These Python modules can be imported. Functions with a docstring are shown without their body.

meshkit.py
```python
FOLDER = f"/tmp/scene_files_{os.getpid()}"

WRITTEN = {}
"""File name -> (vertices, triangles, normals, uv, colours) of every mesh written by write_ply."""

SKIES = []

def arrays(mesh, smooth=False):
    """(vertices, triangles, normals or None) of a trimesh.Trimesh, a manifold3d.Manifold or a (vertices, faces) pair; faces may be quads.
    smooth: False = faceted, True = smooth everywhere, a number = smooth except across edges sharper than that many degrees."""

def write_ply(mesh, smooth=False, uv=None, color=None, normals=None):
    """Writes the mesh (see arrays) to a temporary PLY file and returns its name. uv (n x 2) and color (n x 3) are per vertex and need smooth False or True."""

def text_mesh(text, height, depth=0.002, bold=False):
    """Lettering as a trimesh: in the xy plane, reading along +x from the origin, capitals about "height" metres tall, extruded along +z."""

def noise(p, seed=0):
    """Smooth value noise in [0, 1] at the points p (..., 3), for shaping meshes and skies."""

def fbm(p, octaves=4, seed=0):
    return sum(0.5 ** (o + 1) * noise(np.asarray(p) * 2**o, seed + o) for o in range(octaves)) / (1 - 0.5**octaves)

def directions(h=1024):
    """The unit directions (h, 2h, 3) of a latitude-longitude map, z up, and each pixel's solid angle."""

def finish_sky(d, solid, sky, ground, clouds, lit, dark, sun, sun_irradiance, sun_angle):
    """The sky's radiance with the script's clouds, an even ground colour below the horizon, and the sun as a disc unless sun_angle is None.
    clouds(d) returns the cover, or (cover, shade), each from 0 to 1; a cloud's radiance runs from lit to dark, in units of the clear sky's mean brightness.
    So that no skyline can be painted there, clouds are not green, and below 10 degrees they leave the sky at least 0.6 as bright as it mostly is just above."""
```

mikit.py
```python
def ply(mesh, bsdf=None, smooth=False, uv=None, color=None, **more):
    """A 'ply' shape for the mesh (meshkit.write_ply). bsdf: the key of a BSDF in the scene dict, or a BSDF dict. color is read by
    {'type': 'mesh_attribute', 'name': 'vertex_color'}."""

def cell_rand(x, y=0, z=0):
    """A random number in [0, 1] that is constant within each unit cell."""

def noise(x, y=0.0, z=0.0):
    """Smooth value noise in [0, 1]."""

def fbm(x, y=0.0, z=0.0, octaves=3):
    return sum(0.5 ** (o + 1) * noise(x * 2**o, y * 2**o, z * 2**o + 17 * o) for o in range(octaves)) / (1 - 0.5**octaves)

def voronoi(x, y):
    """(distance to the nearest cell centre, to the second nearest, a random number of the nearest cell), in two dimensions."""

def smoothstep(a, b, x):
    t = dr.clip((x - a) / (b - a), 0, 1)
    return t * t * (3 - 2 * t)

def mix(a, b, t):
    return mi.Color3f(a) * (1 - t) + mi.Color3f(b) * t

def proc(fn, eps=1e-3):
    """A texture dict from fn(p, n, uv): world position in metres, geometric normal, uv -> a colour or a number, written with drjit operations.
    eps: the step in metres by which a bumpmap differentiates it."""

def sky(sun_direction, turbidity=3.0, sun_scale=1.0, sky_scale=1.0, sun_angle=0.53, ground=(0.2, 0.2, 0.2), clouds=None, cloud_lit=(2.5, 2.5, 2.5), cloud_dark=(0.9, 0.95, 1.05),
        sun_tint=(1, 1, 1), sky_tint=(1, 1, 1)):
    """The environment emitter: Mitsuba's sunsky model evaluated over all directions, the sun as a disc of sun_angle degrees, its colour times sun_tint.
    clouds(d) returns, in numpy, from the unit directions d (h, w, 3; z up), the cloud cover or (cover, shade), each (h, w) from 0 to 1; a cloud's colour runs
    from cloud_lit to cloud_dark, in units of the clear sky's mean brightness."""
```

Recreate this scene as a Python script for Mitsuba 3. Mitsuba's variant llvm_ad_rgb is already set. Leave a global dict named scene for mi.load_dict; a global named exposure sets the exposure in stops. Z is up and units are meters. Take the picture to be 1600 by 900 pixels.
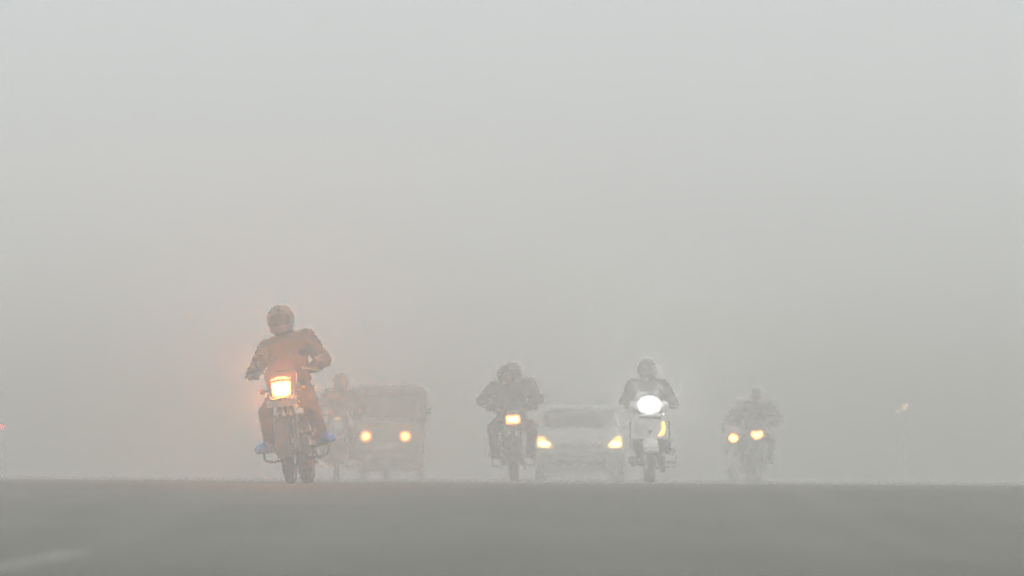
import math, random
import numpy as np, trimesh, manifold3d as m3, shapely, shapely.geometry as sg
import drjit as dr, mitsuba as mi
import mikit, meshkit
from mikit import noise, fbm, voronoi, smoothstep, mix

random.seed(3)
T = mi.ScalarTransform4f
F = 8900.0            # focal length in pixels of the 1600-wide photograph (a long lens)
HZ = 747.0            # row of the eye level
CZ = 0.065            # eye height over the crest of the road
SIGMA = 0.0198
scene, labels, place = {}, {}, {}

# ------------------------------------------------------------------ camera, sky, exposure
exposure = 7.87
scene['camera'] = {
    'type': 'thinlens', 'fov': 2 * math.degrees(math.atan(800 / F)), 'fov_axis': 'x',
    'aperture_radius': 0.055, 'focus_distance': 59.0, 'near_clip': 0.05, 'far_clip': 3000.0,
    'to_world': T().look_at(origin=[0, 0, CZ], target=[0, 100, CZ + 100 * (HZ - 450) / F], up=[0, 0, 1]),
    'medium': {'type': 'ref', 'id': 'haze_medium'}}
scene['sky_light'] = mikit.sky((0.62, 0.15, 0.77), turbidity=4, sun_scale=0.00156, sky_scale=0.01325, sun_angle=24, clouds=lambda d: 1.0,
                               cloud_lit=(2.5, 2.62, 2.63), cloud_dark=(0.9, 0.9, 0.9), ground=(0.12, 0.12, 0.11), sun_tint=(1, 0.95, 0.88))
scene['sky_light']['sampling_weight'] = 3.8
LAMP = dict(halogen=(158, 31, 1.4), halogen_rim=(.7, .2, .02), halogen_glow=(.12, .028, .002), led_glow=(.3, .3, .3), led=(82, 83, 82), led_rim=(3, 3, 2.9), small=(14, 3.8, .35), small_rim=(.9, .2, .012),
            behind=(55, 12, .7), behind_rim=(1.6, .38, .02), auto=(4.0, 1.5, .22), auto_rim=(.8, .2, .015), car=(5, 2.7, .6), car_rim=(.9, .42, .07), amber=(.9, .3, .02),
            amber_car=(1.1, .42, .03), pilot=(1.0, .6, .12), red=(.22, .03, .035), far=(4.2, 2.2, 1.2), faint=(1.1, 1, .9))
LAMP = {k: tuple(x / 16 for x in v) for k, v in LAMP.items()}   # in the dim light of the fog
PICK = dict(halogen=2.2, led=1.2, small=0.3, behind=0.25, auto=0.06, car=0.06)   # how often the renderer samples each lamp

# ------------------------------------------------------------------ materials
def pr(key, col, rough=0.5, metal=0.0, coat=0.0, fn=None, spec=0.5, bump=None, sheen=0.0):
    d = {'type': 'principled', 'base_color': {'type': 'rgb', 'value': list(col)} if fn is None else mikit.proc(fn),
         'roughness': rough, 'metallic': metal, 'clearcoat': coat, 'specular': spec, 'sheen': sheen}
    if bump:
        d = {'type': 'bumpmap', 'arbitrary': mikit.proc(bump[0]), 'scale': bump[1], 'bsdf': d}
    scene[key] = {'type': 'twosided', 'bsdf': d}

def asphalt(p, n, uv):
    g = noise(p.x * 70, p.y * 70)
    b = fbm(p.x * 0.8, p.y * 0.16, 1.0, 3)
    lane = fbm(p.x * 1.7, p.y * 0.02, 5.0, 2)
    s = 0.036 + 0.032 * g + 0.030 * b + 0.024 * lane
    crack = smoothstep(0.02, 0.0, dr.abs(fbm(p.x * 0.5, p.y * 0.35, 9.0, 4) - 0.5)) * 0.12
    s = s * (1 - crack)
    return mix((0.92, 1.0, 0.80), (1.0, 1.0, 0.82), b) * s

def soil(p, n, uv):
    a = fbm(p.x * 0.9, p.y * 0.5, 0.0, 4)
    return mix((0.07, 0.06, 0.045), (0.15, 0.13, 0.095), a)

def cloth(c, k=0.16, s=6.0):
    def f(p, n, uv):
        a = fbm(p.x * s, p.y * s, p.z * s, 3)
        w = noise(p.x * 90, p.y * 90, p.z * 90)
        return mi.Color3f(c) * (1 - k + 2 * k * a) * (0.95 + 0.10 * w)
    return f

def grimy(c, dirt=(0.12, 0.105, 0.08), amount=0.5, s=5.0):
    def f(p, n, uv):
        a = smoothstep(0.42, 0.75, fbm(p.x * s, p.y * s, p.z * s, 4))
        return mix(c, dirt, a * amount * 0.6)
    return f

pr('asphalt', 0, 0.85, fn=asphalt, spec=0.12)
pr('soil', 0, 0.95, fn=soil, spec=0.2)
def worn_paint(p, n, uv):
    return mix((0.19, 0.185, 0.16), (0.09, 0.09, 0.08), smoothstep(0.45, 0.62, fbm(p.x * 11, p.y * 4, 3.0, 4)) * 0.85)
pr('road_paint', 0, 0.7, fn=worn_paint)
pr('tyre_rubber', 0, 0.85, fn=grimy((0.022, 0.022, 0.022), (0.09, 0.08, 0.065), 0.6, 12))
pr('black_plastic', 0, 0.45, fn=grimy((0.022, 0.022, 0.023), (0.07, 0.065, 0.055), 0.5, 9))
pr('black_leather', (0.025, 0.024, 0.024), 0.5)
pr('engine_metal', 0, 0.45, 0.6, fn=grimy((0.14, 0.14, 0.14), (0.08, 0.07, 0.06), 0.7, 16))
pr('chrome', (0.72, 0.72, 0.72), 0.16, 1.0)
pr('steel', 0, 0.35, 0.9, fn=grimy((0.45, 0.45, 0.45), (0.14, 0.12, 0.1), 0.5, 14))
pr('mirror_glass', (0.85, 0.85, 0.87), 0.04, 1.0)
pr('maroon_paint', 0, 0.3, 0.0, 0.8, fn=grimy((0.10, 0.06, 0.055), amount=0.35))
pr('black_paint', 0, 0.28, 0.0, 0.9, fn=grimy((0.02, 0.02, 0.022), amount=0.35))
pr('blue_paint', 0, 0.28, 0.0, 0.9, fn=grimy((0.03, 0.05, 0.1), amount=0.35))
pr('white_paint', 0, 0.3, 0.0, 0.8, fn=grimy((0.82, 0.82, 0.80), (0.5, 0.47, 0.42), 0.3))
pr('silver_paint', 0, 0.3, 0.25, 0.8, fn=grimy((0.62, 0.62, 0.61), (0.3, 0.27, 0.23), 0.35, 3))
pr('green_paint', 0, 0.45, 0.0, 0.3, fn=grimy((0.30, 0.30, 0.20), (0.2, .18, .14), amount=0.5, s=4))
pr('yellow_paint', 0, 0.45, 0.0, 0.3, fn=grimy((0.4, 0.27, 0.05), amount=0.5, s=4))
pr('canvas', 0, 0.8, fn=cloth((0.17, 0.165, 0.15), 0.3, 5))
pr('dark_glass', (0.03, 0.033, 0.035), 0.06, 0.0, 0.6, spec=0.7)
pr('clear_lens', (0.62, 0.62, 0.62), 0.1, 0.3, 0.8)
pr('amber_lens', (0.5, 0.18, 0.02), 0.15, 0.0, 0.8)
pr('red_lens', (0.3, 0.015, 0.015), 0.15, 0.0, 0.8)
pr('plate_white', 0, 0.5, fn=grimy((0.7, 0.69, 0.66), amount=0.4, s=14))
pr('brown_jacket', 0, 0.8, fn=cloth((0.10, 0.09, 0.082)), sheen=0.3)
pr('dark_jacket', 0, 0.75, fn=cloth((0.04, 0.042, 0.045)), sheen=0.2)
pr('grey_jacket', 0, 0.8, fn=cloth((0.10, 0.10, 0.10)), sheen=0.3)
pr('pale_shawl', 0, 0.9, fn=cloth((0.26, 0.24, 0.21)), sheen=0.4)
pr('olive_jacket', 0, 0.8, fn=cloth((0.07, 0.07, 0.055)), sheen=0.3)
pr('grey_trousers', 0, 0.85, fn=cloth((0.085, 0.085, 0.082)))
pr('dark_trousers', 0, 0.85, fn=cloth((0.035, 0.036, 0.042)))
pr('skin', 0, 0.55, fn=cloth((0.27, 0.16, 0.10), 0.12, 30))
pr('black_glove', 0, 0.7, fn=cloth((0.03, 0.03, 0.03), 0.25, 20))
pr('blue_cover', 0, 0.45, fn=cloth((0.08, 0.33, 0.85), 0.2, 14))
pr('dark_shoe', (0.03, 0.028, 0.026), 0.45)
pr('grey_helmet', 0, 0.3, 0.0, 0.8, fn=grimy((0.18, 0.165, 0.155), amount=0.3, s=8))
pr('black_helmet', 0, 0.3, 0.0, 0.8, fn=grimy((0.03, 0.03, 0.03), amount=0.3, s=8))
pr('visor', (0.055, 0.053, 0.05), 0.08, 0.2, 0.7)
pr('pale_trim', (0.5, 0.49, 0.46), 0.4)
pr('wool', 0, 0.95, fn=cloth((0.05, 0.045, 0.045), 0.3, 40), sheen=0.4)
pr('eye_white', (0.6, 0.57, 0.53), 0.2)
pr('post_metal', 0, 0.5, 0.6, fn=grimy((0.3, 0.3, 0.29), (0.16, 0.1, 0.06), 0.6, 9))

# ------------------------------------------------------------------ mesh helpers
def tm(x):
    if isinstance(x, m3.Manifold):
        m = x.to_mesh()
        return trimesh.Trimesh(m.vert_properties[:, :3], m.tri_verts, process=False)
    return x
def cat(*xs):
    return trimesh.util.concatenate([tm(x) for x in xs])
def mani(t):
    return m3.Manifold(m3.Mesh(np.asarray(t.vertices, np.float32), np.asarray(t.faces, np.uint32)))
def sph(c, r, n=16):
    s = m3.Manifold.sphere(1.0, n)
    return s.scale([r] * 3 if np.isscalar(r) else list(r)).translate(list(c))
def hull(*xs):
    return m3.Manifold.batch_hull(list(xs))
def cap(p, q, r1, r2=None, n=12):
    return hull(sph(p, r1, n), sph(q, r2 or r1, n))
def chain(pts, rs, n=12):
    rs = [rs] * len(pts) if np.isscalar(rs) else rs
    return [cap(pts[i], pts[i + 1], rs[i], rs[i + 1], n) for i in range(len(pts) - 1)]
def union(xs):
    return m3.Manifold.batch_boolean(list(xs), m3.OpType.Add)
def rbox(size, c=(0, 0, 0), b=0.01, n=8):
    h = np.array(size) / 2 - b
    return hull(*[sph(np.array(c) + h * (sx, sy, sz), b, n) for sx in (-1, 1) for sy in (-1, 1) for sz in (-1, 1)])
def hpts(pts, b=0.012, n=8):
    return hull(*[sph(p, b, n) for p in pts])
def spline(pts, n=6):
    p = np.array(pts, float)
    q = np.vstack([2 * p[0] - p[1], p, 2 * p[-1] - p[-2]])
    out = []
    for i in range(1, len(q) - 2):
        for t in np.linspace(0, 1, n, endpoint=False):
            out.append(0.5 * (2 * q[i] + (q[i + 1] - q[i - 1]) * t + (2 * q[i - 1] - 5 * q[i] + 4 * q[i + 1] - q[i + 2]) * t * t + (3 * q[i] - q[i - 1] - 3 * q[i + 1] + q[i + 2]) * t ** 3))
    return np.array(out + [q[-2]])
def tube(pts, r, n=10):
    p = np.array(pts, float)
    rs = np.full(len(p), r) if np.isscalar(r) else np.array(r)
    t = np.gradient(p, axis=0); t /= np.linalg.norm(t, axis=1, keepdims=True)
    u = np.cross(t[0], [0, 0, 1] if abs(t[0][2]) < 0.9 else [1, 0, 0]); u /= np.linalg.norm(u)
    V = []
    for i in range(len(p)):
        u = u - t[i] * np.dot(u, t[i]); u /= np.linalg.norm(u)
        w = np.cross(t[i], u)
        a = np.arange(n) * 2 * math.pi / n
        V.append(p[i] + rs[i] * (np.cos(a)[:, None] * u + np.sin(a)[:, None] * w))
    return skin_loops(V)
def skin_loops(loops):
    n = len(loops[0]); V = list(np.vstack(loops)); Fc = []
    for k in range(len(loops) - 1):
        for i in range(n):
            a, b = k * n + i, k * n + (i + 1) % n
            Fc += [[a, b, b + n], [a, b + n, a + n]]
    for k, s in ((0, 1), (len(loops) - 1, -1)):
        V.append(np.mean(loops[k], axis=0)); c = len(V) - 1
        for i in range(n):
            a, b = k * n + i, k * n + (i + 1) % n
            Fc.append([c, b, a] if s > 0 else [c, a, b])
    m = trimesh.Trimesh(np.array(V), np.array(Fc), process=False)
    if m.volume < 0: m.invert()
    return m
def lathe_x(profile, c=(0, 0, 0), n=40):
    """closed profile [(x, radius)] turned round the x axis through c"""
    a = np.arange(n) * 2 * math.pi / n
    V, Fc, k = [], [], len(profile)
    for t in a:
        V += [(x + c[0], c[1] + r * math.cos(t), c[2] + r * math.sin(t)) for x, r in profile]
    for i in range(n):
        for j in range(k):
            p, q = i * k + j, i * k + (j + 1) % k
            r, s = ((i + 1) % n) * k + j, ((i + 1) % n) * k + (j + 1) % k
            Fc += [[p, q, s], [p, s, r]]
    m = trimesh.Trimesh(np.array(V), np.array(Fc), process=False)
    if m.volume < 0: m.invert()
    return m
def lathe(profile, c, axis, n=20):
    m = lathe_x(profile, n=n)
    a = np.array(axis, float); a /= np.linalg.norm(a)
    m.apply_transform(trimesh.geometry.align_vectors([1, 0, 0], a)); m.apply_translation(c)
    return m
def disc(c, axis, r, h, n=20):
    return lathe([(-h / 2, 1e-4), (-h / 2, r * 0.94), (-h * 0.3, r), (h * 0.3, r), (h / 2, r * 0.94), (h / 2, 1e-4)], c, axis, n)
def patch(poly, fn, t=0.006, back=0.012, size=0.06, axis='y'):
    """a slab laid on a curved body: poly in (x, z) [or (y, z) for axis x], fn the depth of the body there; sign of t gives the outside"""
    poly = sg.Polygon(poly) if not isinstance(poly, sg.Polygon) else poly
    v, f = trimesh.creation.triangulate_polygon(poly.segmentize(size), engine='earcut')
    v3, f = trimesh.remesh.subdivide_to_size(np.c_[v, 0 * v[:, 0]], f, size)
    m = trimesh.Trimesh(v3, f, process=True); m.merge_vertices()
    v, f = np.array(m.vertices)[:, :2], np.array(m.faces)
    d = np.array([fn(a, b) for a, b in v])
    def pos(off):
        return np.c_[v[:, 0], d + off, v[:, 1]] if axis == 'y' else np.c_[d + off, v[:, 0], v[:, 1]]
    sgn = 1 if t > 0 else -1
    A, B, n = pos(t), pos(-sgn * back), len(v)
    e = np.sort(np.vstack([f[:, [0, 1]], f[:, [1, 2]], f[:, [2, 0]]]), axis=1)
    dire = np.vstack([f[:, [0, 1]], f[:, [1, 2]], f[:, [2, 0]]])
    u, inv, cnt = np.unique(e, axis=0, return_inverse=True, return_counts=True)
    bd = dire[cnt[inv.ravel()] == 1]
    Fc = [f, f[:, ::-1] + n, np.c_[bd[:, 1], bd[:, 0], bd[:, 0] + n], np.c_[bd[:, 1], bd[:, 0] + n, bd[:, 1] + n]]
    out = trimesh.Trimesh(np.vstack([A, B]), np.vstack(Fc), process=False)
    if out.volume < 0: out.invert()
    return out
def crumple(m, amp, freq, seed=0):
    m = tm(m); v = np.array(m.vertices)
    m.vertices = v + np.array(m.vertex_normals) * ((meshkit.fbm(v * freq, 3, seed) - 0.5) * 2 * amp)[:, None]
    return m
def organic(parts, edge=0.022, it=8, amp=0.0, freq=12, seed=0):
    m = tm(union(parts).refine_to_length(edge))
    m = trimesh.Trimesh(m.vertices, m.faces, process=True)
    trimesh.smoothing.filter_taubin(m, 0.5, 0.52, iterations=it)
    return crumple(m, amp, freq, seed) if amp else m

# ------------------------------------------------------------------ naming helpers
def numbered(name):
    if name not in scene and name not in labels and not any(k.startswith(name + '__') for k in scene): return name
    i = 1
    while f'{name}_{i:03d}' in scene or f'{name}_{i:03d}' in labels: i += 1
    return f'{name}_{i:03d}'
def thing(name, label, category, at=None, group=None):
    key = numbered(name); labels[key] = {'label': label, 'category': category}
    if group: labels[key]['group'] = group
    place[key] = at if at is not None else T()
    return key
def part(parent, name, mesh, bsdf, smooth=35, glow=None, label=None):
    key = f'{parent}__{name}'
    if key in scene:
        i = 1
        while f'{key}_{i:03d}' in scene: i += 1
        key = f'{key}_{i:03d}'
    d = mikit.ply(tm(mesh), bsdf, smooth=smooth)
    d['to_world'] = place[parent.split('__')[0]]
    if glow: d['emitter'] = {'type': 'area', 'radiance': {'type': 'rgb', 'value': list(LAMP[glow])}, 'sampling_weight': PICK.get(glow, .03)}
    scene[key] = d
    if label: labels[key] = {'label': label}
    return key
def dup(root, label, at, swap=None, group=None, glow=None, skip=(), category=None):
    new = thing(root.split('_001')[0], label, category or labels[root]['category'], at, group or labels[root].get('group'))
    for k in [k for k in scene if k.startswith(root + '__')]:
        rest = k[len(root):]
        if any(rest.startswith('__' + s) for s in skip): continue
        d = dict(scene[k]); d['to_world'] = at
        ref = d['bsdf']['id']
        if swap and ref in swap: d['bsdf'] = {'type': 'ref', 'id': swap[ref]}
        if 'emitter' in d:
            del d['emitter']
            if glow and rest in glow and glow[rest]:
                d['emitter'] = {'type': 'area', 'radiance': {'type': 'rgb', 'value': list(LAMP[glow[rest]])}, 'sampling_weight': PICK.get(glow[rest], .03)}
        scene[new + rest] = d
    return new

# ------------------------------------------------------------------ ground and road
def ss(a, b, x):
    t = np.clip((x - a) / (b - a), 0, 1); return t * t * (3 - 2 * t)
def ground_z(x, y):
    x, y = np.asarray(x, float), np.asarray(y, float)
    z = -0.36 * (1 - ss(29, 51, y)) - 0.006 * np.clip(x, -25, 25) * ss(20, 60, y) + 0.0003 * np.clip(y - 52, 0, 60)
    fall = np.clip(y - 116, 0, 400)
    return z - np.where(fall < 60, 0.00009 * fall ** 2, 0.324 + 0.0108 * (fall - 60))
def sheet(xs, ys, dz=0.0, rough=0.0):
    X, Y = np.meshgrid(xs, ys)
    Z = ground_z(X, Y) + dz
    if rough: Z = Z - rough * meshkit.fbm(np.stack([X * 0.7, Y * 0.7, 0 * X], -1), 3)
    n, m = X.shape
    i = np.arange(n * m).reshape(n, m)
    a, b, c, d = i[:-1, :-1].ravel(), i[:-1, 1:].ravel(), i[1:, 1:].ravel(), i[1:, :-1].ravel()
    return trimesh.Trimesh(np.stack([X, Y, Z], -1).reshape(-1, 3), np.vstack([np.c_[a, b, c], np.c_[a, c, d]]), process=False)
far_y = np.r_[np.arange(-60, 20, 8), np.arange(20, 140, 1.0), np.arange(140, 500, 10)]
gx = np.r_[np.linspace(-300, -30, 10), np.linspace(-25, 25, 26), np.linspace(30, 300, 10)]
scene['ground'] = mikit.ply(sheet(gx, far_y, -0.02, 0.02), 'soil', smooth=True); labels['ground'] = {'kind': 'structure', 'label': 'bare earth ground beside the road'}
scene['road'] = mikit.ply(sheet(np.linspace(-13, 13, 40), np.r_[np.arange(-60, 20, 4), np.arange(20, 140, 0.5), np.arange(140, 490, 10)]), 'asphalt', smooth=True)
labels['road'] = {'kind': 'structure', 'label': 'grey asphalt road rising to a low crest'}
lane = thing('lane_marking', 'worn white dash of road paint at the lower left of the road', 'road marking')
scene[lane] = mikit.ply(sheet(np.linspace(-2.52, -2.32, 5), np.linspace(24.5, 31.5, 15), 0.004), 'road_paint', smooth=True)

# ------------------------------------------------------------------ people
def mid(a, b, t): return tuple(np.array(a) * (1 - t) + np.array(b) * t)
def person(label, at, J, jacket='dark_jacket', trousers='dark_trousers', shoes='dark_shoe', head='helmet', shell='black_helmet', gloves=True, bulk=1.0, seed=0, group=None, shawl=False, shoe_label=None, face_tilt=0.0):
    P = thing('person', label, 'person', at, group)
    hip, chest, neck, hd = [np.array(J[k], float) for k in ('hip', 'chest', 'neck', 'head')]
    S = {s: [np.array(J[k + s], float) for k in ('shoulder', 'elbow', 'wrist', 'grip')] for s in 'LR'}
    L = {s: [np.array(J[k + s], float) for k in ('thigh', 'knee', 'ankle', 'toe')] for s in 'LR'}
    waist = np.array(mid(hip, chest, 0.45))
    b = [hull(sph(hip, (.165, .12, .11)), sph(waist, (.135, .10, .10))), hull(sph(waist, (.135, .10, .10)), sph(chest, (.165, .115, .13))),
         hull(sph(chest, (.165, .115, .13)), sph(mid(S['L'][0], neck, .3), .06), sph(mid(S['R'][0], neck, .3), .06)), cap(neck, hd, .062, .058),
         sph(hd + (0, 0, .02), (.076, .093, .098), 28), hull(sph(hd + (0, -.03, -.03), (.06, .065, .05)), sph(hd + (0, -.065, -.085), (.03, .022, .02))),
         hull(sph(hd + (0, -.088, .022), .008), sph(hd + (0, -.108, -.018), .013), sph(hd + (0, -.09, -.022), .017)), hull(sph(hd + (-.022, -.09, -.052), .008), sph(hd + (.022, -.09, -.052), .008))]
    for s, q in (('L', 1), ('R', -1)):
        b.append(sph(hd + (q * .078, .005, .0), (.012, .022, .032), 12))
        sh, el, wr, gr = S[s]
        b += chain([sh, el, wr], [.056, .045, .03])
        kn = gr + (0, -.022, .026)
        b.append(hull(sph(wr, .026), sph(kn + (-.032, .004, 0), .014), sph(kn + (.032, .004, 0), .014)))
        for i, o in enumerate((-.033, -.011, .011, .033)):
            ln = (1, 1.08, 1.03, .85)[i if q > 0 else 3 - i]
            pts = [gr + (o, -.033 * math.cos(a), .033 * math.sin(a)) for a in np.radians([75, 20, -45, -45 - 75 * ln])]
            b += chain(pts, [.0115, .0105, .0095, .0085], 8)
        tb = -q
        b += chain([wr + (tb * .018, -.012, -.004), gr + (tb * .05, .004, .004), gr + (tb * .047, -.02, -.032)], [.015, .012, .0095], 8)
        th, kn2, an, toe = L[s]
        b += chain([th, kn2, an], [.082, .056, .04]) + [cap(an, toe, .04, .03)]
    part(P, 'body', organic(b, .016, 5), 'skin', True)
    # jacket
    k = bulk
    j = [hull(sph(hip + (0, 0, .06), (.185 * k, .14 * k, .09)), sph(waist, (.17 * k, .135 * k, .11))), hull(sph(waist, (.17 * k, .135 * k, .11)), sph(chest, (.19 * k, .145 * k, .14))),
         hull(sph(chest, (.19 * k, .145 * k, .14)), sph(mid(S['L'][0], chest, .1), .085 * k), sph(mid(S['R'][0], chest, .1), .085 * k), sph(neck + (0, .01, -.03), .08)), cap(neck + (0, .01, -.03), neck + (0, 0, .02), .08, .074)]
    for s in 'LR':
        sh, el, wr, gr = S[s]
        j += [cap(sh, mid(sh, el, .5), .088 * k, .078 * k, 16), cap(mid(sh, el, .5), el, .078 * k, .066 * k, 16), cap(el, mid(el, wr, .85), .066 * k, .05 * k, 16)]
    part(P, 'jacket', organic(j, .02, 10, .008, 9, seed), jacket, True)
    t = [hull(sph(hip, (.175, .135, .115)), sph(L['L'][0], .1), sph(L['R'][0], .1))]
    for s in 'LR':
        th, kn2, an, toe = L[s]
        t += [cap(th, kn2, .1, .075, 16), cap(kn2, mid(kn2, an, .5), .075, .068, 16), cap(mid(kn2, an, .5), mid(kn2, an, .93), .068, .062, 16)]
    part(P, 'trousers', organic(t, .02, 10, .009, 12, seed + 5), trousers, True)
    for s in 'LR':
        th, kn2, an, toe = L[s]
        d = (toe - an) * (1, 1, 0); d /= np.linalg.norm(d) + 1e-9
        heel = an - d * .05; heel[2] = toe[2]
        part(P, 'shoe', organic([hull(sph(an, .047), sph(heel, .042)), hull(sph(an + d * .03, .046), sph(heel, .04), sph(toe, .042)), cap(toe + np.cross(d, [0, 0, 1]) * .012, toe - np.cross(d, [0, 0, 1]) * .012, .043)], .018, 4, .004, 20, seed), shoes, True, label=shoe_label)
    if gloves:
        for s, q in (('L', 1), ('R', -1)):
            sh, el, wr, gr = S[s]
            kn = gr + (0, -.022, .026)
            g = [cap(mid(el, wr, .72), wr, .05, .042), hull(sph(wr, .04), sph(kn + (-.032, .004, 0), .024), sph(kn + (.032, .004, 0), .024))]
            for i, o in enumerate((-.035, -.0115, .0115, .035)):
                g += chain([gr + (o, -.037 * math.cos(a), .037 * math.sin(a)) for a in np.radians([75, 15, -50, -115])], [.0155, .015, .0135, .0125], 8)
            g += chain([wr + (-q * .018, -.012, -.004), gr + (-q * .053, .004, .004), gr + (-q * .05, -.022, -.034)], [.02, .017, .0135], 8)
            part(P, 'glove', organic(g, .012, 3), 'black_glove', True)
    R = lambda m: m.translate(list(-hd)).rotate([face_tilt, 0, 0]).translate(list(hd))
    c = hd + (0, .005, .015)
    if head in ('helmet', 'open'):
        outer = hull(sph(c + (0, .01, .012), (.128, .148, .132), 40), sph(c + (0, -.02, -.07), (.108, .12, .08), 32))
        inner = hull(sph(c + (0, .005, .01), (.106, .124, .112), 32), sph(c + (0, -.02, -.2), (.09, .1, .08), 24))
        if head == 'helmet':
            win = rbox((.205, .2, .105), c + (0, -.17, .0), .03)
        else:
            win = rbox((.20, .3, .26), c + (0, -.2, -.09), .03)
        shell_m = (outer - inner) - win
        h = part(P, 'helmet', R(shell_m), shell, 40)
        vis = hull(sph(c + (0, .008, .012), (.123, .143, .127), 40), sph(c + (0, -.02, -.07), (.104, .116, .076), 32)) - hull(sph(c + (0, .008, .012), (.118, .138, .122), 40), sph(c + (0, -.02, -.07), (.099, .111, .071), 32))
        if head == 'helmet':
            part(h, 'visor', R(vis ^ rbox((.215, .2, .115), c + (0, -.17, .0), .03)), 'visor', 40)
            part(h, 'vent', R(rbox((.05, .02, .014), c + (0, -.118, .098), .006)), 'black_plastic', 40)
        else:
            part(h, 'peak', R(hull(*[sph(c + (x, y, z), .006, 8) for x, y, z in ((-.09, -.1, .075), (.09, -.1, .075), (-.06, -.165, .055), (.06, -.165, .055))])), 'black_plastic', 40)
            part(h, 'trim', R((hull(sph(c + (0, .01, .012), (.131, .151, .135), 40)) - sph(c + (0, .01, .012), (.118, .138, .122), 32)) ^ rbox((.3, .05, .3), c + (0, -.02, .12), .01)), 'grey_helmet', 40)
        st = tube(spline([c + (q * .1, -.01, -.1) for q in (-1,)] + [c + (0, -.075, -.135)] + [c + (.1, -.01, -.1)], 6), .008, 6)
        part(h, 'strap', st, 'black_leather')
    elif head == 'cap':
        cp = (sph(c + (0, .008, .012), (.094, .112, .115), 32) - rbox((.3, .3, .2), c + (0, -.06, -.075), .02)) - sph(c + (0, .005, .008), (.08, .097, .1), 28)
        h = part(P, 'wool_cap', crumple(tm(cp.refine_to_length(.02)), .003, 30), 'wool', True)
        part(h, 'brim', R(hull(*[sph(c + (x, y, z), .006, 8) for x, y, z in ((-.07, -.09, .04), (.07, -.09, .04), (-.05, -.15, .03), (.05, -.15, .03))])), 'wool', 40)
    if head in ('open', 'cap'):
        for q in (-1, 1):
            e = part(P, 'eye', sph(hd + (q * .031, -.079, .018), (.014, .012, .009), 14), 'eye_white', True)
            part(e, 'pupil', sph(hd + (q * .031, -.087, .018), (.006, .006, .006), 10), 'black_plastic', True)
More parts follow.
